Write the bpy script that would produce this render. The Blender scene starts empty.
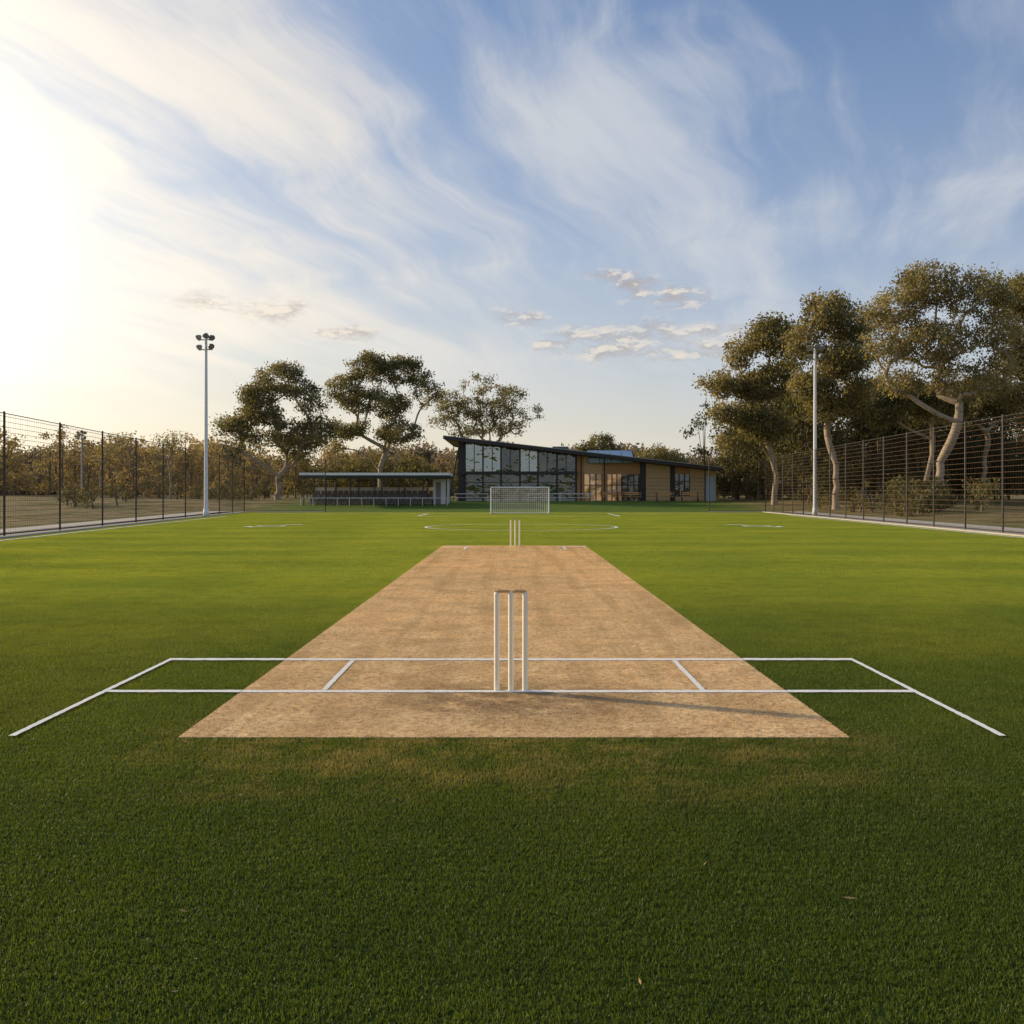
import bpy, math, random
import numpy as np
from mathutils import Vector
random.seed(7); np.random.seed(7)
S = bpy.context.scene
F = 995.6; HZ = 494.0; CX = 514.0; CH = 1.4
SUN_AZ = math.radians(-66); SUN_EL = math.radians(18)
def WX(px, D): return (px-CX)*D/F
def WZ(py, D): return CH-(py-HZ)*D/F

# ---------------------------------------------------------------- helpers
def link(o, parent=None):
    S.collection.objects.link(o)
    if parent: o.parent = parent
    return o
def empty(name, loc=(0,0,0)):
    e = bpy.data.objects.new(name, None); e.location = loc; e.empty_display_size = .2
    return link(e)
def mesh_obj(name, verts, faces, mat=None, parent=None, linked=True, smooth=False):
    me = bpy.data.meshes.new(name); me.from_pydata([tuple(v) for v in verts], [], faces); me.update()
    if smooth: me.polygons.foreach_set('use_smooth', [True]*len(me.polygons))
    o = bpy.data.objects.new(name, me)
    if mat: me.materials.append(mat)
    if linked: link(o, parent)
    return o
class MB:
    """mesh builder"""
    def __init__(s): s.v=[]; s.f=[]
    def box(s, x0,x1,y0,y1,z0,z1):
        b=len(s.v)
        s.v += [(x0,y0,z0),(x1,y0,z0),(x1,y1,z0),(x0,y1,z0),(x0,y0,z1),(x1,y0,z1),(x1,y1,z1),(x0,y1,z1)]
        s.f += [(b,b+3,b+2,b+1),(b+4,b+5,b+6,b+7),(b,b+1,b+5,b+4),(b+1,b+2,b+6,b+5),(b+2,b+3,b+7,b+6),(b+3,b,b+4,b+7)]
    def hexa(s, p):
        b=len(s.v); s.v += list(p)
        s.f += [(b,b+3,b+2,b+1),(b+4,b+5,b+6,b+7),(b,b+1,b+5,b+4),(b+1,b+2,b+6,b+5),(b+2,b+3,b+7,b+6),(b+3,b,b+4,b+7)]
    def tube(s, p0, p1, r0, r1=None, n=6, cap=False):
        if r1 is None: r1=r0
        p0=Vector(p0); p1=Vector(p1); d=(p1-p0)
        if d.length<1e-6: return
        d.normalize(); a=Vector((0,0,1)) if abs(d.z)<.9 else Vector((1,0,0))
        u=d.cross(a).normalized(); w=d.cross(u)
        b=len(s.v)
        for P,r in ((p0,r0),(p1,r1)):
            for i in range(n):
                t=2*math.pi*i/n; s.v.append(tuple(P+u*(r*math.cos(t))+w*(r*math.sin(t))))
        for i in range(n):
            j=(i+1)%n; s.f.append((b+i,b+n+i,b+n+j,b+j))
        if cap:
            s.f.append(tuple(b+i for i in range(n))); s.f.append(tuple(b+n+i for i in reversed(range(n))))
    def lathe(s, prof, c=(0,0), n=16):
        b=len(s.v); m=len(prof)
        for r,z in prof:
            for i in range(n):
                t=2*math.pi*i/n; s.v.append((c[0]+r*math.cos(t), c[1]+r*math.sin(t), z))
        for k in range(m-1):
            for i in range(n):
                j=(i+1)%n; s.f.append((b+k*n+i,b+k*n+j,b+(k+1)*n+j,b+(k+1)*n+i))
        s.f.append(tuple(b+(m-1)*n+i for i in range(n)))
    def obj(s, name, mat, parent=None, smooth=False):
        return mesh_obj(name, s.v, s.f, mat, parent, smooth=smooth)

# ---------------------------------------------------------------- node helpers
class NT:
    def __init__(s, tree): s.t=tree; s.n=tree.nodes; s.l=tree.links
    def node(s, typ, **kw):
        n=s.n.new(typ)
        for k,v in kw.items(): setattr(n,k,v)
        return n
    def put(s, inp, v):
        if isinstance(v, bpy.types.NodeSocket): s.l.new(v, inp)
        elif v is not None:
            if isinstance(v,(tuple,list)) and len(v)==3 and inp.type=='RGBA': v=(*v,1)
            inp.default_value=v
    def m(s, op, a, b=None, c=None, clamp=False):
        n=s.node('ShaderNodeMath', operation=op); n.use_clamp=clamp
        s.put(n.inputs[0],a); s.put(n.inputs[1],b); s.put(n.inputs[2],c)
        return n.outputs[0]
    def mix(s, f, a, b, mode='MIX'):
        n=s.node('ShaderNodeMix', data_type='RGBA', blend_type=mode); 
        s.put(n.inputs['Factor'],f); s.put(n.inputs[6],a); s.put(n.inputs[7],b); return n.outputs[2]
    def noise(s, vec, scale, detail=4, rough=.55, dist=0.0, lac=2.0):
        n=s.node('ShaderNodeTexNoise'); s.put(n.inputs['Vector'],vec); n.inputs['Scale'].default_value=scale
        n.inputs['Detail'].default_value=detail; n.inputs['Roughness'].default_value=rough; n.inputs['Distortion'].default_value=dist
        n.inputs['Lacunarity'].default_value=lac
        return n.outputs['Fac']
    def sstep(s, v, a, b, o0=0., o1=1.):
        n=s.node('ShaderNodeMapRange', interpolation_type='SMOOTHSTEP'); s.put(n.inputs[0],v)
        n.inputs[1].default_value=a; n.inputs[2].default_value=b; n.inputs[3].default_value=o0; n.inputs[4].default_value=o1
        return n.outputs[0]
    def comb(s,x,y,z):
        n=s.node('ShaderNodeCombineXYZ'); s.put(n.inputs[0],x); s.put(n.inputs[1],y); s.put(n.inputs[2],z); return n.outputs[0]
    def sep(s,v):
        n=s.node('ShaderNodeSeparateXYZ'); s.put(n.inputs[0],v); return n.outputs
def new_mat(name):
    m=bpy.data.materials.new(name); m.use_nodes=True; nt=NT(m.node_tree); nt.n.clear()
    out=nt.node('ShaderNodeOutputMaterial'); return m,nt,out
def pbr(name, col, rough=.6, metal=0., var=.12, scale=8., bump=0., spec=.4, bscale=60.):
    m,nt,out=new_mat(name)
    b=nt.node('ShaderNodeBsdfPrincipled')
    g=nt.node('ShaderNodeNewGeometry').outputs['Position']
    f=nt.noise(g,scale,5)
    c=nt.mix(f, tuple(c*(1-var) for c in col), tuple(min(1,c*(1+var)) for c in col))
    nt.put(b.inputs['Base Color'],c); b.inputs['Roughness'].default_value=rough; b.inputs['Metallic'].default_value=metal
    b.inputs['Specular IOR Level'].default_value=spec
    if bump:
        bn=nt.node('ShaderNodeBump'); bn.inputs['Strength'].default_value=bump; bn.inputs['Distance'].default_value=.02
        nt.put(bn.inputs['Height'], nt.noise(g,bscale,4)); nt.put(b.inputs['Normal'],bn.outputs[0])
    nt.l.new(b.outputs[0],out.inputs[0]); return m

# ---------------------------------------------------------------- world / sky
W=bpy.data.worlds.new("World"); S.world=W; W.use_nodes=True
nt=NT(W.node_tree); nt.n.clear()
wo=nt.node('ShaderNodeOutputWorld'); bg=nt.node('ShaderNodeBackground'); nt.l.new(bg.outputs[0],wo.inputs[0])
sky=nt.node('ShaderNodeTexSky', sky_type='NISHITA'); sky.sun_disc=False
sky.sun_elevation=SUN_EL; sky.sun_rotation=SUN_AZ; sky.air_density=1.0; sky.dust_density=.6; sky.ozone_density=3.0
STR=0.12; bg.inputs['Strength'].default_value=STR
d=nt.node('ShaderNodeTexCoord').outputs['Generated']
x,y,z=nt.sep(d)
zc=nt.m('MAXIMUM',z,0.0)
az=nt.m('ARCTAN2',x,y); el=nt.m('ARCSINE',zc)
def dirv(a,e): return Vector((math.sin(a)*math.cos(e),math.cos(a)*math.cos(e),math.sin(e)))
sd=dirv(SUN_AZ,SUN_EL)
gd=dirv(math.radians(-36),math.radians(12))     # brightest part of the thin western cloud
dp=nt.node('ShaderNodeVectorMath',operation='DOT_PRODUCT'); nt.put(dp.inputs[0],d); dp.inputs[1].default_value=gd
sdot=nt.m('MAXIMUM',dp.outputs['Value'],0.0)
def C(r,g,b): return (r/STR,g/STR,b/STR,1)
base=nt.mix(1.0,sky.outputs[0],(.66,1.02,1.28,1),'MULTIPLY')
# thin high veil, thicker towards the west
veil=nt.sstep(nt.m('ADD',nt.m('MULTIPLY',x,-.75),nt.m('MULTIPLY',zc,-.35)),-.30,.62)
base=nt.mix(nt.m('MULTIPLY',veil,.75),base,C(.44,.48,.52))
# haze towards the horizon
hz=nt.m('POWER',2.718,nt.m('MULTIPLY',zc,-4.8))
hz=nt.m('MULTIPLY',hz,0.97,clamp=True)
hcol=nt.mix(nt.sstep(sdot,.60,.98), C(.80,.70,.60), C(1.0,.82,.57))
col=nt.mix(hz, base, hcol)
# cirrus streaks on a high flat layer
k=nt.m('DIVIDE',1.0,nt.m('ADD',zc,.16))
pu=nt.m('MULTIPLY',x,k); pv=nt.m('MULTIPLY',y,k)
warp=nt.noise(nt.comb(pu,pv,0.),.9,3)
wv=nt.m('MULTIPLY',nt.m('SUBTRACT',warp,.5),1.3)
ang=math.radians(20)
pr=nt.m('ADD',nt.m('MULTIPLY',pu,math.cos(ang)),nt.m('MULTIPLY',pv,-math.sin(ang)))
ps=nt.m('ADD',nt.m('MULTIPLY',pu,math.sin(ang)),nt.m('MULTIPLY',pv,math.cos(ang)))
c1=nt.noise(nt.comb(nt.m('ADD',nt.m('MULTIPLY',pr,1.9),wv),nt.m('ADD',nt.m('MULTIPLY',ps,.65),wv),6.6),1.3,9,.57,.15)
c2=nt.noise(nt.comb(nt.m('ADD',nt.m('MULTIPLY',pr,6.0),nt.m('MULTIPLY',wv,2.2)),nt.m('MULTIPLY',ps,.9),9.1),1.3,9,.62,.25)
cov=nt.noise(nt.comb(pu,pv,7.9),1.1,2)
cir=nt.m('ADD',nt.m('MULTIPLY',c1,.66),nt.m('MULTIPLY',c2,.34))
cir=nt.m('ADD',cir,nt.m('MULTIPLY',nt.m('SUBTRACT',cov,.5),.45))
cir=nt.m('ADD',cir,nt.m('MULTIPLY',nt.sstep(sdot,.60,1.0),.10))
cf=nt.sstep(cir,.45,.73)
cf=nt.m('MULTIPLY',cf,nt.sstep(zc,.02,.16))
ccol=nt.mix(nt.sstep(sdot,.74,.99), C(.66,.68,.71), C(.98,.88,.74))
col=nt.mix(nt.m('MULTIPLY',cf,.78), col, ccol)
# small low cumulus
puffs=[(270,310,46,15),(200,302,34,11),(350,333,36,9),(520,318,36,11),(625,334,80,18),(685,352,62,14),(668,297,46,15),(608,276,30,9),(560,345,38,8),(720,330,40,9),(640,285,34,9),(600,352,60,10)]
pm=None
for px,py,rx,ry in puffs:
    a=math.atan((px-CX)/F); e=math.atan((HZ-py)/F*math.cos(a))
    t=nt.m('SUBTRACT',1.0,nt.m('ADD',nt.m('POWER',nt.m('ABSOLUTE',nt.m('MULTIPLY',nt.m('SUBTRACT',az,a),F/rx)),2.0),
                                 nt.m('POWER',nt.m('ABSOLUTE',nt.m('MULTIPLY',nt.m('SUBTRACT',el,e),F/ry)),2.0)))
    pm=t if pm is None else nt.m('MAXIMUM',pm,t)
pm=nt.m('MAXIMUM',pm,-1.5)
pn=nt.noise(nt.comb(az,nt.m('MULTIPLY',el,2.4),2.0),30,8,.64,.2)
pf=nt.sstep(nt.m('ADD',nt.m('MULTIPLY',pm,.42),nt.m('MULTIPLY',nt.m('SUBTRACT',pn,.48),2.3)),.0,.80)
pn2=nt.noise(nt.comb(az,nt.m('MULTIPLY',nt.m('SUBTRACT',el,-.007),2.4),2.0),30,4,.6,.2)
lit=nt.sstep(nt.m('SUBTRACT',pn,pn2),-.02,.10)
pcol=nt.mix(lit, C(.44,.39,.37), C(.86,.76,.63))
col=nt.mix(nt.m('MULTIPLY',pf,.80), col, pcol)
# bright glare of thin cloud towards the sun side
gl=nt.m('MULTIPLY',nt.m('POWER',sdot,24.0),.50)
gl2=nt.m('MULTIPLY',nt.m('POWER',sdot,100.0),.7)
g=nt.m('ADD',gl,gl2)
gc=nt.node('ShaderNodeVectorMath',operation='SCALE'); gc.inputs[0].default_value=C(1.0,.88,.66)[:3]; nt.put(gc.inputs['Scale'],g)
col=nt.mix(1.0,col,gc.outputs[0],'ADD')
nt.l.new(col,bg.inputs['Color'])

sl=bpy.data.lights.new("sun",'SUN'); sl.energy=5.0; sl.angle=math.radians(2.5); sl.color=(1.0,.80,.53)
so=link(bpy.data.objects.new("sun",sl)); so.rotation_euler=(-sd).to_track_quat('-Z','Y').to_euler(); so.location=(-40,40,30)

# ---------------------------------------------------------------- camera
cd=bpy.data.cameras.new("camera"); cam=link(bpy.data.objects.new("camera",cd)); cam.location=(0,0,CH)
cam.rotation_euler=(math.radians(90),0,0); cd.lens=35; cd.sensor_width=36; cd.shift_x=-(CX-512)/1024; cd.shift_y=-(512-HZ)/1024
cd.clip_start=.05; cd.clip_end=6000; S.camera=cam
S.view_settings.view_transform='Standard'; S.view_settings.look='None'; S.view_settings.exposure=0

# ---------------------------------------------------------------- materials
def scuff(nt,P,px,py):
    wy=nt.m('SUBTRACT',py,6.75)
    rr=nt.m('SQRT',nt.m('ADD',nt.m('POWER',nt.m('ABSOLUTE',px),2.0),nt.m('MULTIPLY',nt.m('POWER',nt.m('ABSOLUTE',wy),2.0),2.0)))
    return nt.m('MULTIPLY',nt.sstep(rr,.1,1.4,1,0),nt.sstep(nt.noise(P,4.5,6,.7),.30,.60))
def blade_mat(name, dark, light, dry, trans=.45, turf_wear_shade=True):
    m,nt,out=new_mat(name)
    P=nt.node('ShaderNodeNewGeometry').outputs['Position']; px,py,pz=nt.sep(P)
    n1=nt.noise(P,260,2); n2=nt.noise(P,.35,5,.6); n3=nt.noise(P,3.2,5,.65)
    if turf_wear_shade:
        # foreground shade painted into blade colour: darker near the camera, bright yellow-green beyond
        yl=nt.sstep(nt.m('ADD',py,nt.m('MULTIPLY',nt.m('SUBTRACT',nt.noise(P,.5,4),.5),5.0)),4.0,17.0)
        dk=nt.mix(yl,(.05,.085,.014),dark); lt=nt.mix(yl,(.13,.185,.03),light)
    else: dk,lt=dark,light
    c=nt.mix(nt.sstep(n1,.3,.7),dk,lt)
    c=nt.mix(nt.m('MULTIPLY',nt.sstep(n2,.35,.7),.55),c,nt.mix(1.0,lt,(1.25,1.05,.9),'MULTIPLY'))
    c=nt.mix(nt.m('MULTIPLY',nt.sstep(n3,.40,.75),.35),c,nt.mix(1.0,dk,(.6,.6,.6),'MULTIPLY'))
    if turf_wear_shade:
        band=nt.m('SINE',nt.m('MULTIPLY',nt.m('ADD',py,nt.m('MULTIPLY',nt.noise(P,.12,2),3.0)),2*math.pi/4.0))
        c=nt.mix(nt.m('MULTIPLY',nt.sstep(band,-.4,.4),.26),c,nt.mix(1.0,c,(.5,.66,.6),'MULTIPLY'))
        row=nt.m('SINE',nt.m('MULTIPLY',nt.m('ADD',py,nt.m('MULTIPLY',nt.noise(P,2.0,3),.05)),2*math.pi/.075))
        c=nt.mix(nt.m('MULTIPLY',nt.sstep(row,-.3,.6),.32),c,nt.mix(1.0,c,(.5,.55,.5),'MULTIPLY'))
        ex=nt.sstep(nt.m('ABSOLUTE',px),1.2,2.6,1,0)
        ey=nt.m('MULTIPLY',nt.sstep(py,4.0,5.5),nt.sstep(py,5.9,6.4,1,0))
        wn=nt.sstep(nt.noise(P,1.9,7,.75),.40,.66)
        wm=nt.m('MULTIPLY',nt.m('MULTIPLY',ex,ey),wn)
        rare=nt.m('MULTIPLY',nt.sstep(nt.noise(P,1.1,6,.7),.66,.74),.35)
        c=nt.mix(nt.m('MAXIMUM',nt.m('MULTIPLY',wm,.75),rare),c,dry)
    else:
        c=nt.mix(nt.m('MULTIPLY',nt.sstep(nt.noise(P,22,6,.8),.46,.62),.58),c,(.28,.17,.08))
        c=nt.mix(nt.m('MULTIPLY',nt.sstep(nt.noise(P,1.3,6,.7),.46,.68),.40),c,(.40,.26,.12))
        c=nt.mix(nt.m('MULTIPLY',nt.sstep(nt.noise(nt.comb(nt.m('MULTIPLY',px,3.0),nt.m('MULTIPLY',py,.16),0.),1.3,5),.47,.62),.35),c,(.44,.28,.13))
        c=nt.mix(nt.m('MULTIPLY',scuff(nt,P,px,py),.75),c,(.17,.10,.05))
    b=nt.node('ShaderNodeBsdfPrincipled'); nt.put(b.inputs['Base Color'],c); b.inputs['Roughness'].default_value=.5; b.inputs['Specular IOR Level'].default_value=.3
    t=nt.node('ShaderNodeBsdfTranslucent'); nt.put(t.inputs[0],nt.mix(1.0,c,(1.4,1.3,.7),'MULTIPLY'))
    mx=nt.node('ShaderNodeMixShader'); mx.inputs[0].default_value=trans
    nt.l.new(b.outputs[0],mx.inputs[1]); nt.l.new(t.outputs[0],mx.inputs[2]); nt.l.new(mx.outputs[0],out.inputs[0])
    return m
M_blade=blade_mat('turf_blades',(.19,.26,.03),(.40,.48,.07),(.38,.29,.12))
M_straw=blade_mat('pitch_stubble',(.62,.40,.20),(1.0,.78,.46),(.5,.36,.2),trans=.25,turf_wear_shade=False)

m,nt,out=new_mat('turf_backing'); M_back=m
P=nt.node('ShaderNodeNewGeometry').outputs['Position']
b=nt.node('ShaderNodeBsdfPrincipled'); nt.put(b.inputs['Base Color'],nt.mix(nt.noise(P,40,4),(.02,.035,.006),(.05,.08,.012))); b.inputs['Roughness'].default_value=.95; b.inputs['Specular IOR Level'].default_value=.1
nt.l.new(b.outputs[0],out.inputs[0])

m,nt,out=new_mat('pitch_clay'); M_pitch=m
P=nt.node('ShaderNodeNewGeometry').outputs['Position']; px,py,pz=nt.sep(P)
c=nt.mix(nt.sstep(nt.noise(P,2.2,7,.65),.3,.7),(.66,.44,.23),(.92,.68,.38))
c=nt.mix(nt.m('MULTIPLY',nt.sstep(nt.noise(P,22,6,.8),.46,.62),.66),c,(.28,.17,.08))
c=nt.mix(nt.m('MULTIPLY',nt.sstep(nt.noise(nt.comb(nt.m('MULTIPLY',px,3.0),nt.m('MULTIPLY',py,.16),0.),1.3,5),.47,.62),.35),c,(.46,.30,.14))
c=nt.mix(nt.m('MULTIPLY',nt.sstep(nt.noise(P,1.3,6,.7),.46,.68),.40),c,(.38,.25,.11))
c=nt.mix(nt.m('MULTIPLY',scuff(nt,P,px,py),.75),c,(.15,.09,.045))
b=nt.node('ShaderNodeBsdfPrincipled'); nt.put(b.inputs['Base Color'],c); b.inputs['Roughness'].default_value=.95; b.inputs['Specular IOR Level'].default_value=.1
bn=nt.node('ShaderNodeBump'); bn.inputs['Strength'].default_value=.9; bn.inputs['Distance'].default_value=.02; nt.put(bn.inputs['Height'],nt.noise(P,40,5,.7)); nt.put(b.inputs['Normal'],bn.outputs[0])
nt.l.new(b.outputs[0],out.inputs[0])

m,nt,out=new_mat('ground_grass'); M_ground=m
P=nt.node('ShaderNodeNewGeometry').outputs['Position']; px,py,pz=nt.sep(P)
c=nt.mix(nt.noise(P,.8,7,.65),(.06,.11,.016),(.14,.20,.03))
dryf=nt.m('MAXIMUM',nt.sstep(nt.m('ABSOLUTE',px),17,24),nt.sstep(py,112,130))
dc=nt.mix(nt.sstep(nt.noise(P,.35,7,.7),.35,.65),(.10,.10,.03),(.30,.22,.11))
c=nt.mix(dryf,c,dc)
b=nt.node('ShaderNodeBsdfPrincipled'); nt.put(b.inputs['Base Color'],c); b.inputs['Roughness'].default_value=.95; b.inputs['Specular IOR Level'].default_value=.1
bn=nt.node('ShaderNodeBump'); bn.inputs['Strength'].default_value=.8; bn.inputs['Distance'].default_value=.08; nt.put(bn.inputs['Height'],nt.noise(P,7,6,.7)); nt.put(b.inputs['Normal'],bn.outputs[0])
nt.l.new(b.outputs[0],out.inputs[0])

def leaf_mat(name, a, bcol, trans=.35):
    m,nt,out=new_mat(name)
    at=nt.node('ShaderNodeAttribute'); at.attribute_name='tint'
    c=nt.mix(at.outputs['Fac'],a,bcol)
    b=nt.node('ShaderNodeBsdfPrincipled'); nt.put(b.inputs['Base Color'],c); b.inputs['Roughness'].default_value=.6; b.inputs['Specular IOR Level'].default_value=.25
    t=nt.node('ShaderNodeBsdfTranslucent'); nt.put(t.inputs[0],nt.mix(1.0,c,(1.5,1.25,.7),'MULTIPLY'))
    mx=nt.node('ShaderNodeMixShader'); mx.inputs[0].default_value=trans
    nt.l.new(b.outputs[0],mx.inputs[1]); nt.l.new(t.outputs[0],mx.inputs[2]); nt.l.new(mx.outputs[0],out.inputs[0]); return m
M_leaf=leaf_mat('eucalypt_leaves',(.09,.095,.04),(.29,.27,.13),.42)
M_leaf2=leaf_mat('eucalypt_leaves_russet',(.11,.11,.045),(.37,.33,.16),.44)
M_leafd=leaf_mat('thicket_leaves',(.06,.065,.025),(.19,.17,.07),.4)
M_leafl=leaf_mat('scrub_leaves',(.14,.13,.06),(.36,.29,.15),.42)  # lighter leaf colour with distance haze mixed in
M_leafh=leaf_mat('far_hazed_leaves',(.16,.145,.11),(.28,.23,.16))  # aerial haze painted into the leaf colour of the far tree line
M_bark=pbr('bark_pale',(.36,.28,.20),.85,var=.5,scale=1.8,bump=.4,bscale=12)
M_barkd=pbr('bark_dark',(.16,.12,.085),.9,var=.3,scale=3)
M_white=pbr('white_paint',(.84,.83,.80),.6,var=.05)
M_line=pbr('line_paint',(.90,.88,.83),.9,var=.16,scale=60,bump=.4,bscale=200,spec=.1)
M_stump=pbr('stump_wood',(.95,.86,.68),.45,var=.08,scale=30)
M_bail=pbr('bail_wood',(.62,.38,.18),.5)
M_galv=pbr('galvanised_steel',(.32,.32,.32),.45,metal=.4,var=.1)
M_polewhite=pbr('pole_paint',(.78,.78,.78),.5)
M_black=pbr('black_powdercoat',(.05,.038,.03),.5)
M_wire=pbr('fence_wire',(.17,.10,.05),.5,metal=.1)
M_conc=pbr('concrete',(.46,.42,.36),.85,var=.15,scale=3)
M_roofd=pbr('dark_roof',(.06,.06,.06),.5)
M_soffit=pbr('soffit_timber',(.18,.11,.055),.7)
M_dark=pbr('dark_frame',(.025,.025,.027),.45)
M_brick=pbr('tan_brick',(.62,.43,.23),.85,var=.3,scale=4,bump=.3)
M_timber=pbr('timber_cladding',(.50,.27,.11),.7,var=.3,scale=5)
M_grey=pbr('grey_panel',(.20,.20,.20),.7)
M_bluep=pbr('pale_blue_panel',(.42,.56,.68),.5)
M_solar=pbr('roof_panel_blue',(.24,.36,.50),.3)
M_seat=pbr('seat_plastic',(.13,.11,.09),.5)
M_palewall=pbr('pale_wall',(.70,.65,.57),.8)
def glass_mat(name, base, f, base2=None, glow=0.):
    m,nt,out=new_mat(name)
    P=nt.node('ShaderNodeNewGeometry').outputs['Position']
    cc=nt.mix(nt.sstep(nt.noise(P,.9,3),.40,.62),base,base2 or base)
    a=nt.node('ShaderNodeBsdfPrincipled'); nt.put(a.inputs['Base Color'],cc); a.inputs['Roughness'].default_value=.8; a.inputs['Specular IOR Level'].default_value=0
    if glow: nt.put(a.inputs['Emission Color'],cc); a.inputs['Emission Strength'].default_value=glow
    g=nt.node('ShaderNodeBsdfGlossy'); g.inputs['Roughness'].default_value=.02; nt.put(g.inputs[0],(.74,.90,1.0))
    bn=nt.node('ShaderNodeBump'); bn.inputs['Strength'].default_value=.6; bn.inputs['Distance'].default_value=.10; nt.put(bn.inputs['Height'],nt.noise(P,.7,3)); nt.put(g.inputs['Normal'],bn.outputs[0])
    mx=nt.node('ShaderNodeMixShader'); mx.inputs[0].default_value=f
    nt.l.new(a.outputs[0],mx.inputs[1]); nt.l.new(g.outputs[0],mx.inputs[2]); nt.l.new(mx.outputs[0],out.inputs[0]); return m
M_glass=glass_mat('window_glass',(.03,.035,.04),.30,(.12,.10,.07))
M_glassd=glass_mat('window_glass_dark',(.02,.02,.02),.10,(.14,.085,.045))
M_glassw=glass_mat('window_glass_lit_room',(.16,.08,.03),.10,(.60,.34,.14),glow=.45)

# ---------------------------------------------------------------- terrain
def sm(t): t=max(0,min(1,t)); return t*t*(3-2*t)
def ground_h(x,y):
    h=-.012
    h+=.72*sm((y-77)/19)
    h+= .25*math.sin(x*.07+1)*sm((abs(x)-24)/20)+.25*sm((abs(x)-20)/12)
    return h
xs=[-3000,-1200,-500,-250]+list(np.arange(-120,121,2.5))+[250,500,1200,3000]
ys=[-600,-200,-60]+list(np.arange(-20,180,2.5))+[200,260,400,700,1500,4000]
V=[(x,y,ground_h(x,y)) for y in ys for x in xs]; nx=len(xs)
Fc=[(j*nx+i,j*nx+i+1,(j+1)*nx+i+1,(j+1)*nx+i) for j in range(len(ys)-1) for i in range(nx-1)]
mesh_obj('ground',V,Fc,M_ground,smooth=True)

def fxl(y): return -15.9-(y-27)*3.4/35 if y>27 else -15.9
def fxr(y): return 16.6+(y-28)*2.0/36 if y>28 else 16.6
YE=76.0
fy=[-8,27,40,62,YE]
V=[];Fc=[]
for yy in fy: V+= [(fxl(yy)-.1,yy,0),(fxr(yy)+.1,yy,0)]
for i in range(len(fy)-1): Fc.append((2*i,2*i+1,2*i+3,2*i+2))
mesh_obj('sports_field',V,Fc,M_back)

# pitch
CELL=.64; PX0,PX1=-1.92,1.92; PY0=5.69; PY1=PY0+33*CELL
mb=MB(); mb.box(PX0,PX1,PY0,PY1,-.005,.010)
pitch=mb.obj('cricket_pitch',M_pitch)

def blades(name, nb, hmin,hmax,w,lean,mat,seed):
    r=np.random.RandomState(seed)
    x=r.uniform(-CELL/2,CELL/2,nb); y=r.uniform(-CELL/2,CELL/2,nb); h=r.uniform(hmin,hmax,nb)
    a=r.uniform(0,2*math.pi,nb); ww=w*r.uniform(.7,1.2,nb)/2
    la=r.uniform(0,2*math.pi,nb); ll=lean*r.uniform(.1,1,nb)
    cx,cy=np.cos(a)*ww,np.sin(a)*ww; lx,ly=np.cos(la)*ll,np.sin(la)*ll
    z0=np.zeros(nb)
    v=np.stack([np.stack([x-cx,y-cy,z0],1),np.stack([x+cx,y+cy,z0],1),
       np.stack([x+cx*.8+lx*.35,y+cy*.8+ly*.35,h*.6],1),np.stack([x-cx*.8+lx*.35,y-cy*.8+ly*.35,h*.6],1),
       np.stack([x+lx,y+ly,h],1)],1).reshape(-1,3)
    f=[]
    for i in range(nb):
        b=5*i; f.append((b,b+1,b+2,b+3)); f.append((b+3,b+2,b+4))
    return mesh_obj(name,v,f,mat,linked=False)
def instancer(name, pts, protos):
    me=bpy.data.meshes.new(name); me.from_pydata(pts,[],[]); o=link(bpy.data.objects.new(name,me))
    col=bpy.data.collections.new(name+'_tufts')
    for p in protos: col.objects.link(p)
    g=bpy.data.node_groups.new(name,'GeometryNodeTree')
    g.interface.new_socket('Geometry',in_out='INPUT',socket_type='NodeSocketGeometry')
    g.interface.new_socket('Geometry',in_out='OUTPUT',socket_type='NodeSocketGeometry')
    N=g.nodes; L=g.links
    gi=N.new('NodeGroupInput'); go=N.new('NodeGroupOutput')
    ci=N.new('GeometryNodeCollectionInfo'); ci.inputs['Collection'].default_value=col
    ci.inputs['Separate Children'].default_value=True; ci.inputs['Reset Children'].default_value=True
    mp=N.new('GeometryNodeMeshToPoints')
    ip=N.new('GeometryNodeInstanceOnPoints'); ip.inputs['Pick Instance'].default_value=True
    rv=N.new('FunctionNodeRandomValue'); rv.data_type='INT'; rv.inputs[4].default_value=0; rv.inputs[5].default_value=3
    mu=N.new('ShaderNodeMath'); mu.operation='MULTIPLY'; mu.inputs[1].default_value=math.pi/2
    cx=N.new('ShaderNodeCombineXYZ')
    r2=N.new('FunctionNodeRandomValue'); r2.data_type='INT'; r2.inputs[4].default_value=0; r2.inputs[5].default_value=len(protos)-1; r2.inputs['Seed'].default_value=5
    L.new(gi.outputs[0],mp.inputs[0]); L.new(mp.outputs[0],ip.inputs['Points']); L.new(ci.outputs[0],ip.inputs['Instance'])
    L.new(rv.outputs[2],mu.inputs[0]); L.new(mu.outputs[0],cx.inputs[2]); L.new(cx.outputs[0],ip.inputs['Rotation'])
    L.new(r2.outputs[2],ip.inputs['Instance Index']); L.new(ip.outputs[0],go.inputs[0])
    md=o.modifiers.new('scatter','NODES'); md.node_group=g
    return o
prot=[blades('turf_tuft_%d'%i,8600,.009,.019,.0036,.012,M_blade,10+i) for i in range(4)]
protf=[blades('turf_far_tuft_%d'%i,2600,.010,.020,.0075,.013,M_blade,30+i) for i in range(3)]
pn_=[];pf_=[]
for j in range(-12,111):
    yy=PY0+CELL*(j+.5)
    if yy>YE: break
    for i in range(-34,36):
        xx=PX0+CELL*(i+.5)
        if 0<=i<6 and 0<=j<33: continue
        if xx<fxl(yy) or xx>fxr(yy): continue
        (pn_ if yy<17 else pf_).append((xx,yy,0))
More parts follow.
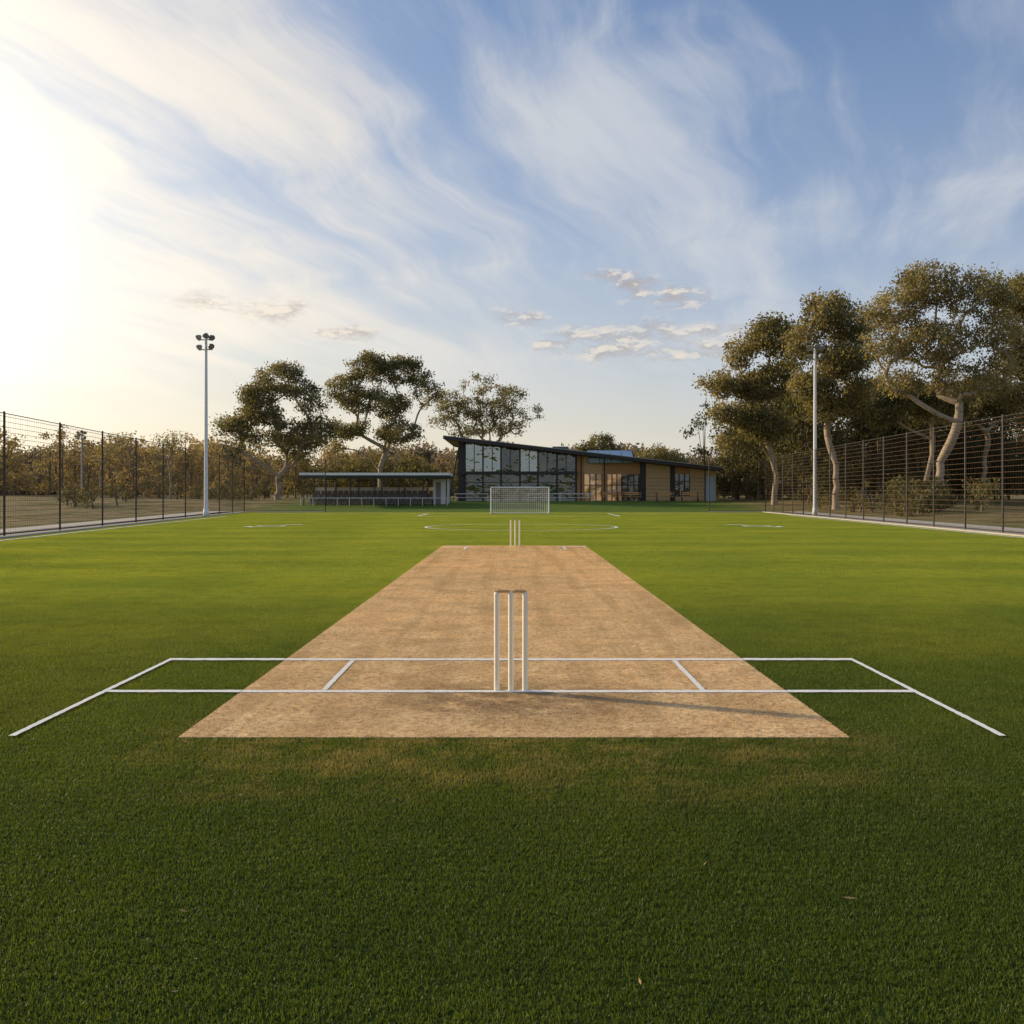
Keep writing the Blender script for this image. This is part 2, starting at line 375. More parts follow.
instancer('turf_grass',pn_,prot)
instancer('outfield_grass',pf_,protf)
sp=[blades('stubble_tuft_%d'%i,3000,.002,.009,.0034,.016,M_straw,50+i) for i in range(3)]
pts=[(PX0+CELL*(i+.5),PY0+CELL*(j+.5),.010) for i in range(6) for j in range(33)]
instancer('pitch_dry_grass',pts,sp)

# ---------------------------------------------------------------- markings
def strip(mb,p0,p1,w,z=.0165,seg=None,rag=.14):
    p0=Vector(p0);p1=Vector(p1);d=(p1-p0);L=d.length;d.normalize();n=Vector((-d.y,d.x))*w/2
    k=max(1,int(L/.04)) if seg is None else seg
    b=len(mb.v)
    for i in range(k+1):
        c=p0+d*(L*i/k); j1=1+random.uniform(-rag,rag); j2=1+random.uniform(-rag,rag)
        mb.v += [(c.x+n.x*j1,c.y+n.y*j1,z),(c.x-n.x*j2,c.y-n.y*j2,z)]
    for i in range(k): a=b+2*i; mb.f.append((a,a+1,a+3,a+2))
mb=MB()
BL=7.00; PL=8.35; zp=.0140; zt=.0155
for (xa,xb,Y,w) in ((-2.86,2.81,BL,.080),(-2.90,2.85,PL,.100)):
    strip(mb,(xa,Y),(PX0-.001,Y),w,z=zt); strip(mb,(PX0+.001,Y),(PX1-.001,Y),w,z=zp); strip(mb,(PX1+.001,Y),(xb,Y),w,z=zt)
strip(mb,(-2.875,5.70),(-2.875,PL-.056),.040,z=zt+.0012); strip(mb,(2.80,5.70),(2.83,PL-.056),.040,z=zt+.0012)
strip(mb,(-1.345,BL+.045),(-1.345,PL-.056),.040,z=zp); strip(mb,(1.335,BL+.045),(1.335,PL-.056),.040,z=zp)
FB=26.3
strip(mb,(-1.9,FB),(-1.1,FB),.16,z=zp); strip(mb,(1.1,FB),(1.9,FB),.16,z=zp)
strip(mb,(-1.25,24.9),(-1.25,FB-.1),.06,z=zp); strip(mb,(1.3,24.9),(1.3,FB-.1),.06,z=zp)
mb.obj('crease_markings',M_line)
mb=MB()
def arc(c,r,a0,a1,w,n=48):
    pts=[(c[0]+r*math.cos(math.radians(a0+(a1-a0)*i/n)),c[1]+r*math.sin(math.radians(a0+(a1-a0)*i/n))) for i in range(n+1)]
    for i in range(n): strip(mb,pts[i],pts[i+1],w,z=.020,seg=1)
arc((.3,41.8),4.0,0,360,.12)
strip(mb,(-15.0,14),(-15.2,29),.12,z=.022); strip(mb,(-15.2,29),(-17.9,62),.14,z=.022); strip(mb,(15.9,14),(16.0,30),.12,z=.022); strip(mb,(16.0,30),(17.6,64),.14,z=.022)
strip(mb,(-17.9,70.4),(17.6,70.4),.16,z=.022)
for sx in(-1,1):
    arc((sx*10.5,43.0),.55,0,360,.22,n=16); strip(mb,(sx*9.6,45.2),(sx*10.3,44.6),.3,z=.021); strip(mb,(sx*10.9,41.6),(sx*11.4,42.4),.3,z=.021)
strip(mb,(-6,62),(-6,70),.14,z=.021); strip(mb,(6.6,62),(6.6,70),.14,z=.021); strip(mb,(-6,62),(6.6,62),.14,z=.021)
mb.obj('field_line_markings',M_line)

# ---------------------------------------------------------------- wickets
def wicket(cx,cy,z0,gap=.096):
    e=empty('cricket_wicket',(cx,cy,z0))
    for i,dx in enumerate((-gap,0,gap)):
        m1=MB(); r=.0190
        m1.lathe([(r*.95,-.03),(r,0.0),(r,.60),(r,.645),(r*.97,.66),(r,.675),(r*1.0,.694),(r*.8,.703),(r*.45,.705)],c=(dx,0),n=20)
        m1.obj('stump_%d'%(i+1),M_stump,e,smooth=True)
    for i,(a,b) in enumerate(((-gap-.012,-.004),(.004,gap+.012))):
        m3=MB(); z=.711
        prof=[(0,.006),(.1,.007),(.14,.011),(.35,.012),(.5,.010),(.65,.012),(.86,.011),(.9,.007),(1,.006)]
        for (t0,r0),(t1,r1) in zip(prof,prof[1:]):
            m3.tube((a+(b-a)*t0,0,z),(a+(b-a)*t1,0,z),r0,r1,n=10,cap=True)
        m3.obj('bail_%d'%(i+1),M_bail,e)
    return e
wicket(-.022,BL+.03,.002,gap=.100)
wicket(.03,FB,.010,gap=.115)

# ---------------------------------------------------------------- fences
def fence(name, path, H, step, wr=.0085, ws=.17):
    e=empty(name,(path[0][0],path[0][1],0)); ox,oy=path[0]
    posts=MB(); wires=MB(); kerb=MB()
    for (x0,y0),(x1,y1) in zip(path,path[1:]):
        L=math.hypot(x1-x0,y1-y0); n=max(1,round(L/step)); dx,dy=(x1-x0)/L,(y1-y0)/L
        for i in range(n+1):
            s=L*i/n; px,py=x0+dx*s-ox,y0+dy*s-oy
            posts.tube((px,py,-.1),(px,py,H+.06),.036,n=8,cap=True)
        a=(x0-ox,y0-oy); b=(x1-ox,y1-oy)
        for z in (H,.1): posts.tube((a[0],a[1],z),(b[0],b[1],z),.015,n=6)
        z=.16
        while z<H-.04:
            wires.tube((a[0],a[1],z),(b[0],b[1],z),wr,n=4); z+=ws
        s=.14
        while s<L:
            wires.tube((a[0]+dx*s,a[1]+dy*s,.05),(a[0]+dx*s,a[1]+dy*s,H),wr*.5,n=3); s+=.20
        nx_,ny_=-dy*.30,dx*.30
        kerb.hexa([(a[0]-nx_,a[1]-ny_,-.05),(b[0]-nx_,b[1]-ny_,-.05),(b[0]+nx_,b[1]+ny_,-.05),(a[0]+nx_,a[1]+ny_,-.05),
                   (a[0]-nx_,a[1]-ny_,.06),(b[0]-nx_,b[1]-ny_,.06),(b[0]+nx_,b[1]+ny_,.06),(a[0]+nx_,a[1]+ny_,.06)])
    posts.obj('posts',M_black,e); wires.obj('wire_mesh',M_wire,e); kerb.obj('concrete_edge',M_conc,e)
    return e
fence('mesh_fence',[(-15.9,8),(-15.9,27),(-19.3,62),(-20.6,YE),(-14.5,YE+.5)],4.0,4.9,wr=.0075)
fence('mesh_fence',[(16.6,8),(16.6,28),(18.6,64),(19.2,YE),(15.0,YE+.5)],4.1,3.3,wr=.0062,ws=.20)
def path_strip(name,pts,w,mat):
    V=[];Fc=[]
    for i,(x,y) in enumerate(pts):
        V+=[(x-w/2,y,max(ground_h(x-w/2,y),ground_h(x+w/2,y))+.03),(x+w/2,y,max(ground_h(x-w/2,y),ground_h(x+w/2,y))+.03)]
    for i in range(len(pts)-1): Fc.append((2*i,2*i+1,2*i+3,2*i+2))
    mesh_obj(name,V,Fc,mat)
path_strip('footpath',[(fxl(y)-2.2,y) for y in range(5,80,3)],1.8,M_conc)
path_strip('footpath',[(fxr(y)+2.2,y) for y in range(5,80,3)],1.8,M_conc)

# ---------------------------------------------------------------- floodlights
def floodlight(name,X,Y,H,mat,z0=0):
    e=empty(name,(X,Y,z0)); m1=MB()
    m1.tube((0,0,0),(0,0,H-.4),.13,.085,n=12); m1.tube((0,0,H-.4),(0,0,H),.085,.06,n=12,cap=True)
    m1.tube((0,0,-.05),(0,0,.5),.18,.16,n=12,cap=True)
    m1.obj('mast',mat,e,smooth=True)
    m2=MB()
    for zz in(H-.15,H-.75): m2.tube((-.40,0,zz),(.40,0,zz),.035,n=6,cap=True)
    m2.obj('crossarms',M_galv,e)
    m3=MB()
    k=[(-.38,H-.02,-1),(.05,H+.10,0),(.38,H-.02,1),(-.34,H-.62,-1),(.34,H-.55,1)]
    for (xx,zz,s) in k:
        c=Vector((xx,-.15,zz)); d=Vector((s*.55,-.6,-.65)).normalized()
        m3.tube(c-d*.14,c+d*.05,.09,.20,n=10,cap=True); m3.tube(c+d*.05,c+d*.10,.20,.20,n=10,cap=True)
    m3.obj('lamp_heads',M_galv,e)
    return e
floodlight('floodlight_pole',WX(206,61),61,11.0,M_polewhite)
floodlight('floodlight_pole',WX(815,66),66,11.1,M_polewhite)
floodlight('floodlight_pole',WX(82,110),110,8.2,M_galv)
floodlight('floodlight_pole',WX(866,96),96,6.0,M_galv)

# ---------------------------------------------------------------- goal
def goal(X,Y,W_,H,D):
    e=empty('football_goal',(X,Y,0)); m1=MB(); r=.05
    a,b=-W_/2,W_/2
    for xx in(a,b):
        m1.tube((xx,0,0),(xx,0,H),r,n=10,cap=True); m1.tube((xx,0,.05),(xx,D,.05),.03,n=8); 
        m1.tube((xx,0,H),(xx,D*.45,H),.025,n=8); m1.tube((xx,D*.45,H),(xx,D,.05),.025,n=8)
    m1.tube((a-r,0,H),(b+r,0,H),r,n=10,cap=True); m1.tube((a,D,.05),(b,D,.05),.03,n=8)
    m1.obj('frame',M_white,e)
    m2=MB(); s=.14; t=.008
    x=a
    while x<=b: 
        m2.tube((x,D*.45,H),(x,D,.05),t,n=3); m2.tube((x,0,H),(x,D*.45,H),t,n=3); x+=s
    for i in range(14):
        u=i/13; m2.tube((a,D*.45+D*.55*u,H-(H-.05)*u),(b,D*.45+D*.55*u,H-(H-.05)*u),t,n=3)
    for xx in(a,b):
        z=.1
        while z<H: m2.tube((xx,0,z),(xx,D*(1-.55*z/H),z),t,n=3); z+=s
    m2.obj('net',M_white,e)
goal(WX(520,69.6),69.6,4.05,1.86,1.3)

# ---------------------------------------------------------------- clubhouse
D0=100.0; s0=D0/F
club=empty('clubhouse',(0,D0,0))
def bx(px): return (px-CX)*s0
def bz(py): return CH-(py-HZ)*s0
def roofz(X):
    return bz(440)+(X-bx(445))*(bz(471)-bz(440))/(bx(718)-bx(445))
GZ=.62
def slab(name,x0,x1,y0,y1,up,th,mat,back=.0):
    m1=MB(); z0a,z1a=roofz(x0)+up,roofz(x1)+up
    m1.hexa([(x0,y0,z0a),(x1,y0,z1a),(x1,y1,z1a+back),(x0,y1,z0a+back),(x0,y0,z0a+th),(x1,y0,z1a+th),(x1,y1,z1a+th+back),(x0,y1,z0a+th+back)])
    return m1.obj(name,mat,club)
XL,XR=bx(445),bx(718)
slab('roof',XL,XR,-2.2,14,.02,.26,M_roofd)
slab('soffit',XL+.15,XR-.15,-2.0,13.8,-.05,.06,M_soffit)
slab('roof_fascia',XL-.03,XR+.03,-2.28,-2.203,-.03,.30,M_dark)
slab('roof_edge_trim',XL-.04,XR+.04,-2.31,-2.20,.275,.06,M_galv)
def wallseg(name,p0,p1,zb,zt,mat,yo=0.0,th=.2,top_roof=False):
    m1=MB(); x0,x1=bx(p0),bx(p1)
    t0=roofz(x0)-.06 if top_roof else zt; t1=roofz(x1)-.06 if top_roof else zt
    m1.hexa([(x0,yo,zb),(x1,yo,zb),(x1,yo+th,zb),(x0,yo+th,zb),(x0,yo,t0),(x1,yo,t1),(x1,yo+th,t1),(x0,yo+th,t0)])
    return m1.obj(name,mat,club)
m1=MB(); x0,x1=bx(462),bx(716)
m1.hexa([(x0,.25,GZ),(x1,.25,GZ),(x1,12,GZ),(x0,12,GZ),(x0,.25,roofz(x0)-.06),(x1,.25,roofz(x1)-.06),(x1,12,roofz(x1)-.06),(x0,12,roofz(x0)-.06)])
m1.obj('walls',M_grey,club)
ZF=bz(473)
ZB=GZ
panes=[465,483,501,520,538,557,576]
for i,(a,b) in enumerate(zip(panes,panes[1:])):
    wallseg('upper_window_%d'%(i+1),a+.8,b-.8,ZF+.15,0,M_glass if i in(0,1,3) else M_glassd,yo=.1,th=.05,top_roof=True)
for i,a in enumerate(panes): wallseg('mullion_%d'%(i+1),a-.8,a+.8,ZB,0,M_dark,yo=-.05,th=.25,top_roof=True)
for i,a in enumerate(panes[:-1]): wallseg('thin_mullion_%d'%(i+1),a+8.8,a+9.6,ZF+.15,0,M_dark,yo=.03,th=.06,top_roof=True)
m1=MB(); m1.box(bx(462),bx(577),-1.1,.2,ZF-.14,ZF+.14); m1.obj('balcony_floor',M_dark,club)
for i,(a,b) in enumerate(zip(panes,panes[1:])):
    wallseg('lower_window_%d'%(i+1),a+.8,b-.8,ZB+.3,ZF-.15,M_glassd,yo=.12,th=.05)
    wallseg('lower_rail_%d'%(i+1),a+.8,b-.8,ZB+1.9,ZB+1.97,M_dark,yo=.05,th=.06)
wallseg('plinth',462,577,ZB-.3,ZB+.29,M_conc,yo=.02,th=.15)
wallseg('corner_pier',458,464,ZB-.3,0,M_dark,yo=-.1,th=.34,top_roof=True)
segs=[(577,584,'timber'),(584,602,'door'),(602,607,'timber'),(607,622,'glass'),(622,640,'glass'),(640,646,'dark'),(646,670,'brick'),(670,674,'dark'),(674,690,'glass'),(690,704,'brick'),(704,716,'blue')]
for i,(a,b,k) in enumerate(segs):
    if k in('timber','brick','dark','blue'):
        wallseg(k+'_wall_%d'%i,a,b,ZB-.3,0,{'timber':M_timber,'brick':M_brick,'dark':M_dark,'blue':M_brick}[k],yo=.0,th=.24,top_roof=True)
        if k=='blue': wallseg('pale_panel',a+1.5,b-1,ZB,bz(476),M_bluep,yo=-.06,th=.05)
        if k=='brick':
            q=ZB-.2
            while q<bz(478): wallseg('brick_course_%d_%d'%(i,int(q*100)),a+.2,b-.2,q,q+.03,M_dark,yo=-.006,th=.01); q+=.36
    else:
        wallseg('lintel_%d'%i,a,b,bz(474),0,M_timber if k=='glass' else M_brick,yo=.0,th=.24,top_roof=True)
        wallseg('sill_%d'%i,a,b,ZB-.3,ZB+(.5 if k=='glass' and a>670 else .12),M_brick,yo=.0,th=.24)
        zt_=bz(474)-.01; zb=ZB+(.52 if k=='glass' and a>670 else .13)
        wallseg('window_%d'%i,a,b,zb,zt_,M_glassd if k=='glass' and a>610 else M_glassw,yo=.16,th=.05)
        nn=3
        for q in range(nn+1):
            p=a+(b-a)*q/nn; wallseg('frame_%d_%d'%(i,q),p-.5,p+.5,zb,zt_-.01,M_dark,yo=.06,th=.08)
        wallseg('transom_%d'%i,a+.6,b-.6,zb+1.5,zb+1.58,M_dark,yo=.08,th=.05)
for i,p in enumerate((449,580,603,641,672,702)):
    m1=MB(); m1.tube((bx(p),-1.6,0.3),(bx(p) if i else bx(p)+1.2,-1.6,roofz(bx(p))-.06),.07,n=8); m1.obj('veranda_post_%d'%(i+1),M_dark,club)
m1=MB(); m1.box(bx(553),bx(569),1,3.5,bz(458),bz(446)); m1.obj('roof_plant',M_grey,club)
m1=MB()
for k in range(4):
    a=bx(588+k*11.2); b=bx(598.6+k*11.2)
    m1.hexa([(a,-1,bz(463)),(b,-1,bz(463)),(b,1,bz(463)),(a,1,bz(463)),(a,-1,bz(458.5)),(b,-1,bz(458.5)),(b,1,bz(450)),(a,1,bz(450))])
m1.obj('solar_panels',M_solar,club)
m1=MB(); m1.box(bx(450),bx(722),-3.4,.05,.2,GZ+.04); m1.obj('terrace',M_conc,club)

def rail(X0,X1,Y):
    e=empty('handrail',(X0,Y,0)); m1=MB(); L=X1-X0; z=ground_h((X0+X1)/2,Y)
    n=int(L/2)
    for i in range(n+1): m1.tube((L*i/n,0,z-.05),(L*i/n,0,z+.75),.025,n=6)
    m1.tube((0,0,z+.75),(L,0,z+.75),.035,n=6); m1.tube((0,0,z+.4),(L,0,z+.4),.025,n=6)
    m1.obj('rails',M_polewhite,e)
rail(WX(528,93),WX(592,93),93); rail(WX(455,93),WX(488,93),93)
def bench(X,Y):
    z=ground_h(X,Y)+.01; e=empty('park_bench',(X,Y,z)); m1=MB()
    for k in range(3): m1.box(-.9,.9,-.2+.15*k,-.08+.15*k,.43,.47)
    m1.obj('seat',M_timber,e); m2=MB()
    for k in range(2): m2.box(-.9,.9,.27,.30,.6+.16*k,.72+.16*k)
    m2.obj('backrest',M_timber,e); m3=MB()
    for xx in(-.75,.75): m3.box(xx-.03,xx+.03,-.18,-.12,0,.43); m3.box(xx-.03,xx+.03,.21,.27,0,.88); m3.box(xx-.03,xx+.03,-.12,.21,.38,.43)
    m3.obj('legs',M_dark,e)
for px in (610,632,665,690): bench(WX(px,94),94)

# ---------------------------------------------------------------- spectator stand
DP=88.0; sp_=DP/F
st=empty('spectator_stand',(WX(376,DP),DP,0))
def sx(px): return (px-376)*sp_
def sz(py): return CH-(py-HZ)*sp_
m1=MB(); m1.box(sx(302),sx(450),-1.2,4.2,sz(475.5),sz(473)); m1.obj('roof',M_white,st)
m1=MB(); m1.box(sx(302)+.02,sx(450)-.02,-1.15,4.15,sz(478),sz(475.5)-.003); m1.obj('roof_beam',M_dark,st)
m1=MB()
for p in (306,328,352,376,400,424,447):
    m1.tube((sx(p),-.9,.2),(sx(p),-.9,sz(478)),.055,n=8); m1.tube((sx(p),3.8,.2),(sx(p),3.8,sz(478)),.055,n=8)
m1.obj('posts',M_dark,st)
m1=MB(); m1.box(sx(306),sx(432),3.9,4.05,.1,sz(487)); m1.obj('back_wall',M_palewall,st)
m1=MB(); m1.box(sx(432)+.01,sx(447),1.0,3.85,.1,sz(479)); m1.obj('store_room',M_palewall,st)
m1=MB(); m1.box(sx(435),sx(440),.94,.995,.3,sz(482)); m1.obj('store_door',M_grey,st)
m1=MB()
for r in range(3): m1.box(sx(306),sx(430),-.2+r*1.2,1.0+r*1.2,.0,.42+r*.28)
m1.obj('terraces',M_conc,st)
m1=MB()
for r in range(3):
    xx=sx(309)
    while xx<sx(428):
        y0=.15+r*1.2; z=.42+r*.28
        m1.box(xx,xx+.40,y0,y0+.40,z+.30,z+.35); m1.box(xx,xx+.40,y0+.38,y0+.43,z+.35,z+.72); m1.box(xx+.17,xx+.23,y0+.1,y0+.3,z,z+.30)
        xx+=.52
m1.obj('seats',M_seat,st)
m1=MB(); m1.box(sx(302),sx(450),-1.5,-.21,.0,.34); m1.obj('apron',M_conc,st)
m1=MB(); m1.tube((sx(304),-1.35,1.05),(sx(448),-1.35,1.05),.03,n=6)
for p in range(304,449,12): m1.tube((sx(p),-1.35,.3),(sx(p),-1.35,1.05),.025,n=6)
m1.obj('front_rail',M_polewhite,st)

# ---------------------------------------------------------------- trees
def leaf_quads(cs, rs, counts, size, rng, tints, flat=.7, gauss=False):
    vs=[];tn=[]
    for c,r,k,t in zip(cs,rs,counts,tints):
        u=rng.normal(size=(k,3))
        if gauss: p=np.clip(u,-2.2,2.2)*.5*r*np.array([1,1,flat])+np.array(c)
        else:
            u/=np.linalg.norm(u,axis=1)[:,None]+1e-9
            p=u*(rng.uniform(.15,1,size=(k,1))**.6)*r*np.array([1,1,flat])+np.array(c)
        a=rng.normal(size=(k,3)); a[:,2]-=.7; a/=np.linalg.norm(a,axis=1)[:,None]
        b=np.cross(a,rng.normal(size=(k,3))); b/=np.linalg.norm(b,axis=1)[:,None]+1e-9
        L=size*rng.uniform(.6,1.3,size=(k,1)); w=L*rng.uniform(.20,.36,size=(k,1))
        q=np.stack([p-a*L*.5, p+b*w, p+a*L*.5, p-b*w],1)
        vs.append(q.reshape(-1,3)); tn.append(np.clip(t+rng.uniform(-.3,.3,k),0,1))
    v=np.concatenate(vs); t=np.concatenate(tn); n=len(t)
    return v,t,n
def leaves_obj(name,v,t,n,mat,parent):
    me=bpy.data.meshes.new(name); me.vertices.add(4*n); me.vertices.foreach_set('co',v.astype('f').ravel())
    me.loops.add(4*n); me.loops.foreach_set('vertex_index',np.arange(4*n,dtype='i'))
    me.polygons.add(n); me.polygons.foreach_set('loop_start',np.arange(0,4*n,4,dtype='i')); me.polygons.foreach_set('loop_total',np.full(n,4,dtype='i'))
    me.update(calc_edges=True); at=me.attributes.new('tint','FLOAT','FACE'); at.data.foreach_set('value',t.astype('f'))
    me.materials.append(mat); o=bpy.data.objects.new(name,me); return link(o,parent)
def tree(name,X,Y,H_trunk,lobes,ncl,seed,mat=None,r_trunk=.38,lean=(0,0),leafn=150,leaf=.26,cl=(.5,1.15),bark=None,z0=None,tint0=.5):
    rng=np.random.RandomState(seed); z=ground_h(X,Y) if z0 is None else z0
    e=empty(name,(X,Y,z)); 
    w=np.array([l[3]*l[3]*l[4] for l in lobes])**.8; w=w/w.sum()
    P=[]
    for _ in range(ncl):
        l=lobes[rng.choice(len(lobes),p=w)]
        for _t in range(12):
            u=rng.normal(size=3); u/=np.linalg.norm(u); rr=rng.uniform(.25,1)**.5
            p=np.array([l[0],l[1],l[2]])+u*rr*np.array([l[3],l[3],l[4]])*.98
            if all(np.linalg.norm(p-q)>.75 for q in P): break
        P.append(p)
    nodes=[np.array([0,0,-.3])]; par=[-1]
    top=np.array([lean[0],lean[1],H_trunk]); k=6
    for i in range(1,k+1):
        t=i/k; jj=rng.normal(size=3)*.06; jj[2]=0
        nodes.append(top*t+jj*(i<k)); par.append(len(nodes)-2)
    first=len(nodes)-3
    P.sort(key=lambda p: np.linalg.norm(p-top)); ends=[]
    for p in P:
        best=None;bd=1e9
        for i in range(first,len(nodes)):
            q=nodes[i]; hd=math.hypot(p[0]-q[0],p[1]-q[1]); dd=np.linalg.norm(p-q)+max(0,(q[2]-p[2]+.55*hd))*1.8
            if dd<bd: bd=dd;best=i
        q=nodes[best]; dist=np.linalg.norm(p-q); seg=max(1,int(math.ceil(dist/.8))); prev=best
        side=rng.normal(size=3)*.08*dist
        for s_ in range(1,seg+1):
            t=s_/seg; pt=q+(p-q)*t+side*math.sin(math.pi*t)+np.array([0,0,-.12*dist*math.sin(math.pi*t)*(1 if dist<3 else -.3)])
            nodes.append(pt); par.append(prev); prev=len(nodes)-1
        ends.append(prev)
    cnt=[0]*len(nodes)
    for en in ends:
        i=en
        while i!=-1: cnt[i]+=1; i=par[i]
    mb=MB(); rt=r_trunk/(len(ends)**.58)
    R=[rt*max(1,c)**.58+.012 for c in cnt]
    for i in range(1,k+1): R[i]*=1-.18*i/k
    for i in range(1,len(nodes)):
        pr=par[i]; r0=min(R[pr],R[i]*1.35); r1=R[i]
        if pr==0: r0=r_trunk*1.5
        mb.tube(nodes[pr],nodes[i],r0,r1,n=8 if R[i]>.08 else 4)
    mb.obj('trunk_and_limbs',bark or M_bark,e,smooth=True)
    rs=[rng.uniform(*cl) for _ in P]; tints=[np.clip(tint0+rng.uniform(-.42,.42),0,1) for _ in P]
    v,t,n=leaf_quads(P,rs,[int(leafn*(r/1.0)**2)+10 for r in rs],leaf,rng,tints,gauss=True)
    leaves_obj('foliage',v,t,n,mat or M_leaf,e)
    return e
def T(name,px,D,lobpx,trunk_py,ncl,seed,**kw):
    X=WX(px,D); z=ground_h(X,D); s=D/F
    lob=[((lx-px)*s,random.Random(seed+i).uniform(-1,1),WZ(ly,D)-z,rx*s*.9,ry*s*.9) for i,(lx,ly,rx,ry) in enumerate(lobpx)]
    return tree(name,X,D,WZ(trunk_py,D)-z,lob,ncl,seed,**kw)
# left group
T('added_shade_tree',278,105,[(280,380,30,18),(255,396,20,14),(308,398,22,18),(238,425,20,10),(292,434,38,13),(262,412,26,16),(318,428,16,14),(245,442,22,9),(300,450,24,9)],476,155,11,leafn=230,r_trunk=.30)
T('added_shade_tree',380,115,[(370,368,28,16),(406,372,28,16),(346,392,20,18),(422,392,16,16),(385,404,38,16),(350,430,22,10),(398,432,28,12),(343,445,14,8)],468,165,23,leafn=230,r_trunk=.30)
T('added_shade_tree',487,128,[(476,386,24,12),(512,396,24,12),(450,402,22,12),(530,412,18,10),(488,410,38,14),(444,420,18,10),(500,427,34,10),(470,432,24,8)],458,140,37,leafn=125,r_trunk=.30,cl=(.45,1.1))
T('added_shade_tree',599,145,[(600,443,17,8),(586,449,10,6),(612,449,10,6)],466,40,41,leafn=120,r_trunk=.2,leaf=.3)
T('added_shade_tree',655,140,[(655,455,20,8),(672,460,14,8)],474,36,43,leafn=120,r_trunk=.2,leaf=.3)
# right group
T('added_shade_tree',775,88,[(770,338,24,20),(743,352,20,16),(722,385,20,14),(760,385,30,18),(745,418,26,12),(787,372,20,20),(718,415,14,10),(735,442,18,9),(765,427,26,14)],470,175,51,mat=M_leaf2,r_trunk=.26,leafn=220)
T('added_shade_tree',836,80,[(826,313,24,20),(850,330,20,20),(803,345,20,20),(840,362,30,18),(812,387,24,15),(857,390,18,18),(830,408,24,12)],464,170,63,mat=M_leaf2,r_trunk=.26,leafn=220,leaf=.24)
T('added_shade_tree',940,70,[(933,285,40,24),(896,308,32,22),(974,296,36,24),(994,335,28,24),(930,343,46,26),(882,345,22,22),(962,380,40,17),(1005,368,24,20),(900,382,24,14)],462,285,77,mat=M_leaf2,r_trunk=.32,leafn=200,leaf=.20,cl=(.45,1.0))
T('added_shade_tree',1045,76,[(1030,300,34,28),(1060,310,40,34),(1040,350,44,34),(1080,350,44,34),(1030,400,36,20)],455,200,81,mat=M_leaf2,r_trunk=.32,leafn=200)
T('added_shade_tree',922,79,[(905,395,24,14),(940,405,30,16),(880,412,20,12)],455,70,97,mat=M_leaf,r_trunk=.22,leafn=170,lean=(.8,0))
T('added_shade_tree',985,90,[(985,395,30,22),(1010,400,24,20),(960,410,24,18)],455,90,98,mat=M_leaf,r_trunk=.22,leafn=170)
T('added_shade_tree',880,98,[(880,395,26,20),(862,415,20,16),(900,420,22,16)],460,90,95,mat=M_leaf,r_trunk=.22,leafn=170)
T('added_shade_tree',790,104,[(790,410,24,18),(770,430,20,14),(812,430,20,14)],465,80,94,mat=M_leaf,r_trunk=.22,leafn=170)
T('added_shade_tree',170,120,[(165,446,11,12),(174,440,9,10)],470,16,99,mat=M_leaf2,r_trunk=.14,leafn=40)
T('added_shade_tree',100,130,[(100,456,9,9),(106,450,7,7)],474,12,92,mat=M_leaf2,r_trunk=.14,leafn=40)
# unseen trees added beyond the left fence to throw shade across the turf
for i,(X,Y,h,r) in enumerate([(-28,15.0,8.5,2.8),(-30,11.0,9.5,3.0),(-27,6.5,8,3.0),(-31,2.0,9.5,3.4),(-36,31.5,9,2.0)]):
    tree('added_shade_tree',X,Y,h*.3,[(0,0,h*.68,r,h*.26),(r*.5,.5,h*.5,r*.7,h*.2),(-r*.5,-.5,h*.55,r*.7,h*.2)],80,200+i,r_trunk=.18,leafn=55,leaf=.30,cl=(.7,1.4))

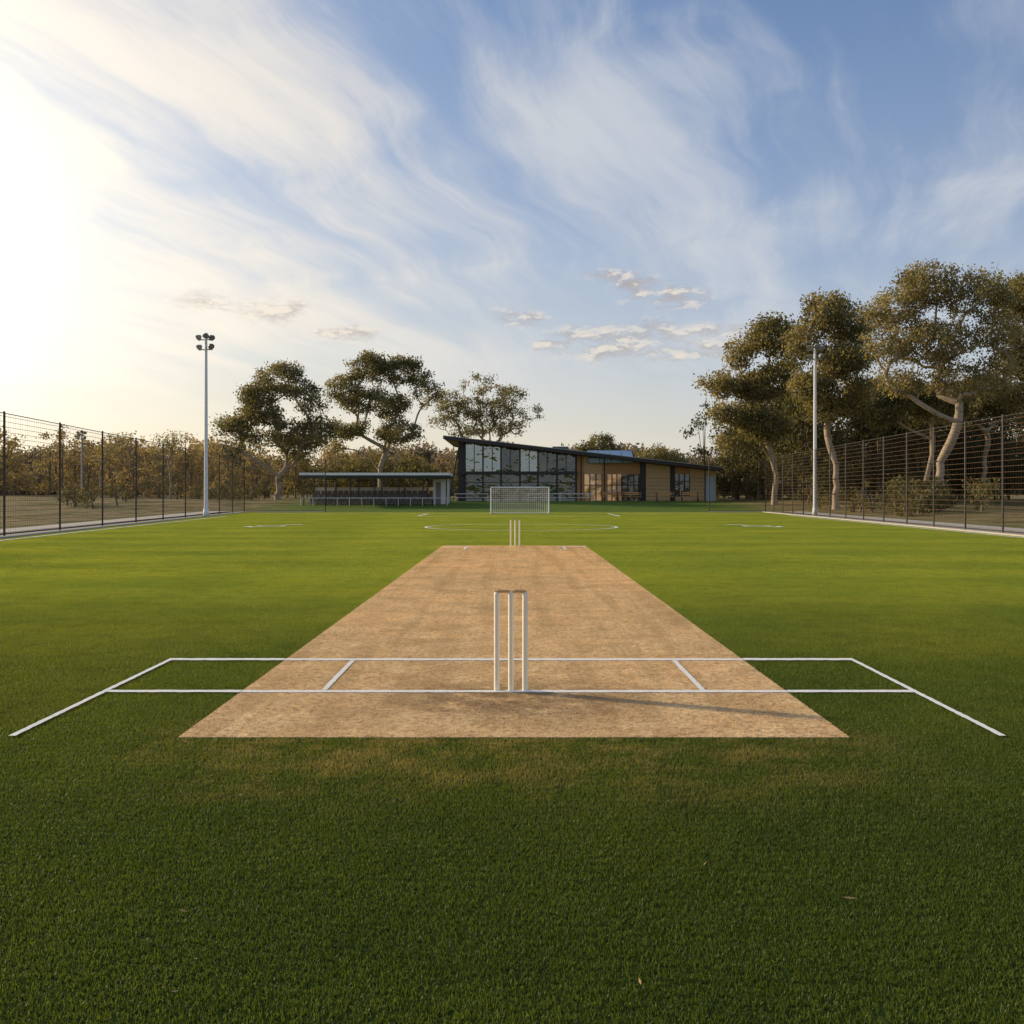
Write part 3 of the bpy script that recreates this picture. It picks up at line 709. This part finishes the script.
def thicket(name,specs,mat,seed,leaf=.4,dens=60,bark=None,tint0=.4,lo=.22):
    rng=np.random.RandomState(seed); e=empty(name,(0,0,0)); cs=[];rs=[];ct=[];tn=[]; mb=MB()
    for (x,y,h,r) in specs:
        g=ground_h(x,y); nb=int(5+h*.6+r*2.0); tt=tint0+rng.uniform(-.3,.3)
        mb.tube((x,y,g-.2),(x+rng.uniform(-.4,.4),y,g+h*.7),.07+.010*h,.05,n=5)
        for _ in range(3): 
            mb.tube((x,y,g+h*.3),(x+rng.uniform(-.5,.5)*r,y+rng.uniform(-.5,.5)*r,g+h*.8),.06,.02,n=4)
        for _ in range(nb):
            a=rng.uniform(0,2*math.pi); q=rng.uniform(0,1)**.6; zz=rng.uniform(lo,.95)
            rr=r*(1-.55*abs(zz-.5)*1.4)
            cs.append((x+math.cos(a)*q*rr,y+math.sin(a)*q*rr,g+h*zz)); rad=rng.uniform(.35,.6)*r*.75
            rs.append(rad); ct.append(int(dens*rad*rad/(leaf*leaf*8))+8); tn.append(tt+rng.uniform(-.2,.2))
    v,t,n=leaf_quads(cs,rs,ct,leaf,rng,tn,flat=.8,gauss=True)
    mb.obj('trunks',bark or M_barkd,e); leaves_obj('foliage',v,t,n,mat,e); return e
R=random.Random(5)
sp=[(R.uniform(-150,-26),R.uniform(135,190),R.uniform(5.0,10.5),R.uniform(1.5,3.4)) for _ in range(190)]
thicket('distant_trees',sp,M_leafl,1,leaf=.42,dens=70,tint0=.6,lo=.08)
sp=[(R.uniform(-28,60),R.uniform(122,160),R.uniform(3.5,6),R.uniform(2,4)) for _ in range(60)]
thicket('distant_trees',sp,M_leafd,2,leaf=.40,dens=80,tint0=.5,lo=.1)
sp=[(R.uniform(22,75),R.uniform(92,125),R.uniform(6,12.5),R.uniform(2.0,4.0)) for _ in range(120)]
thicket('woodland',sp,M_leafd,3,leaf=.36,dens=80,tint0=.3,lo=.12)
sp=[(R.uniform(-420,420),R.uniform(300,420),R.uniform(10,17),R.uniform(8,14)) for _ in range(190)]
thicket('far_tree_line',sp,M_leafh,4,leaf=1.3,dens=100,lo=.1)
sp=[(R.uniform(23,32),R.uniform(60,92),R.uniform(1.0,2.4),R.uniform(.8,1.8)) for _ in range(26)]+[(R.uniform(-40,-26),R.uniform(80,110),R.uniform(.8,2.0),R.uniform(.8,1.4)) for _ in range(18)]
thicket('shrubs',sp,M_leafd,6,leaf=.2,dens=60,tint0=.5,lo=.1)

# fallen leaves and straws on the turf
mb=MB(); R=random.Random(9)
for (px,py) in [(183,918),(196,967),(165,885),(175,1000),(320,700),(705,870),(850,905),(560,760),(240,800),(420,945),(640,990)]:
    D=F*CH/(py-HZ); x=WX(px,D); a=R.uniform(0,6.28); L=R.uniform(.012,.03); w=R.uniform(.002,.008)
    c,s=math.cos(a),math.sin(a); b=len(mb.v); z=.022
    mb.v+=[(x-c*L,D-s*L,z),(x+s*w,D-c*w,z+.004),(x+c*L,D+s*L,z+.006),(x-s*w,D+c*w,z+.001)]; mb.f.append((b,b+1,b+2,b+3))
mb.obj('fallen_leaves',pbr('dry_leaf',(.40,.26,.10),.7))
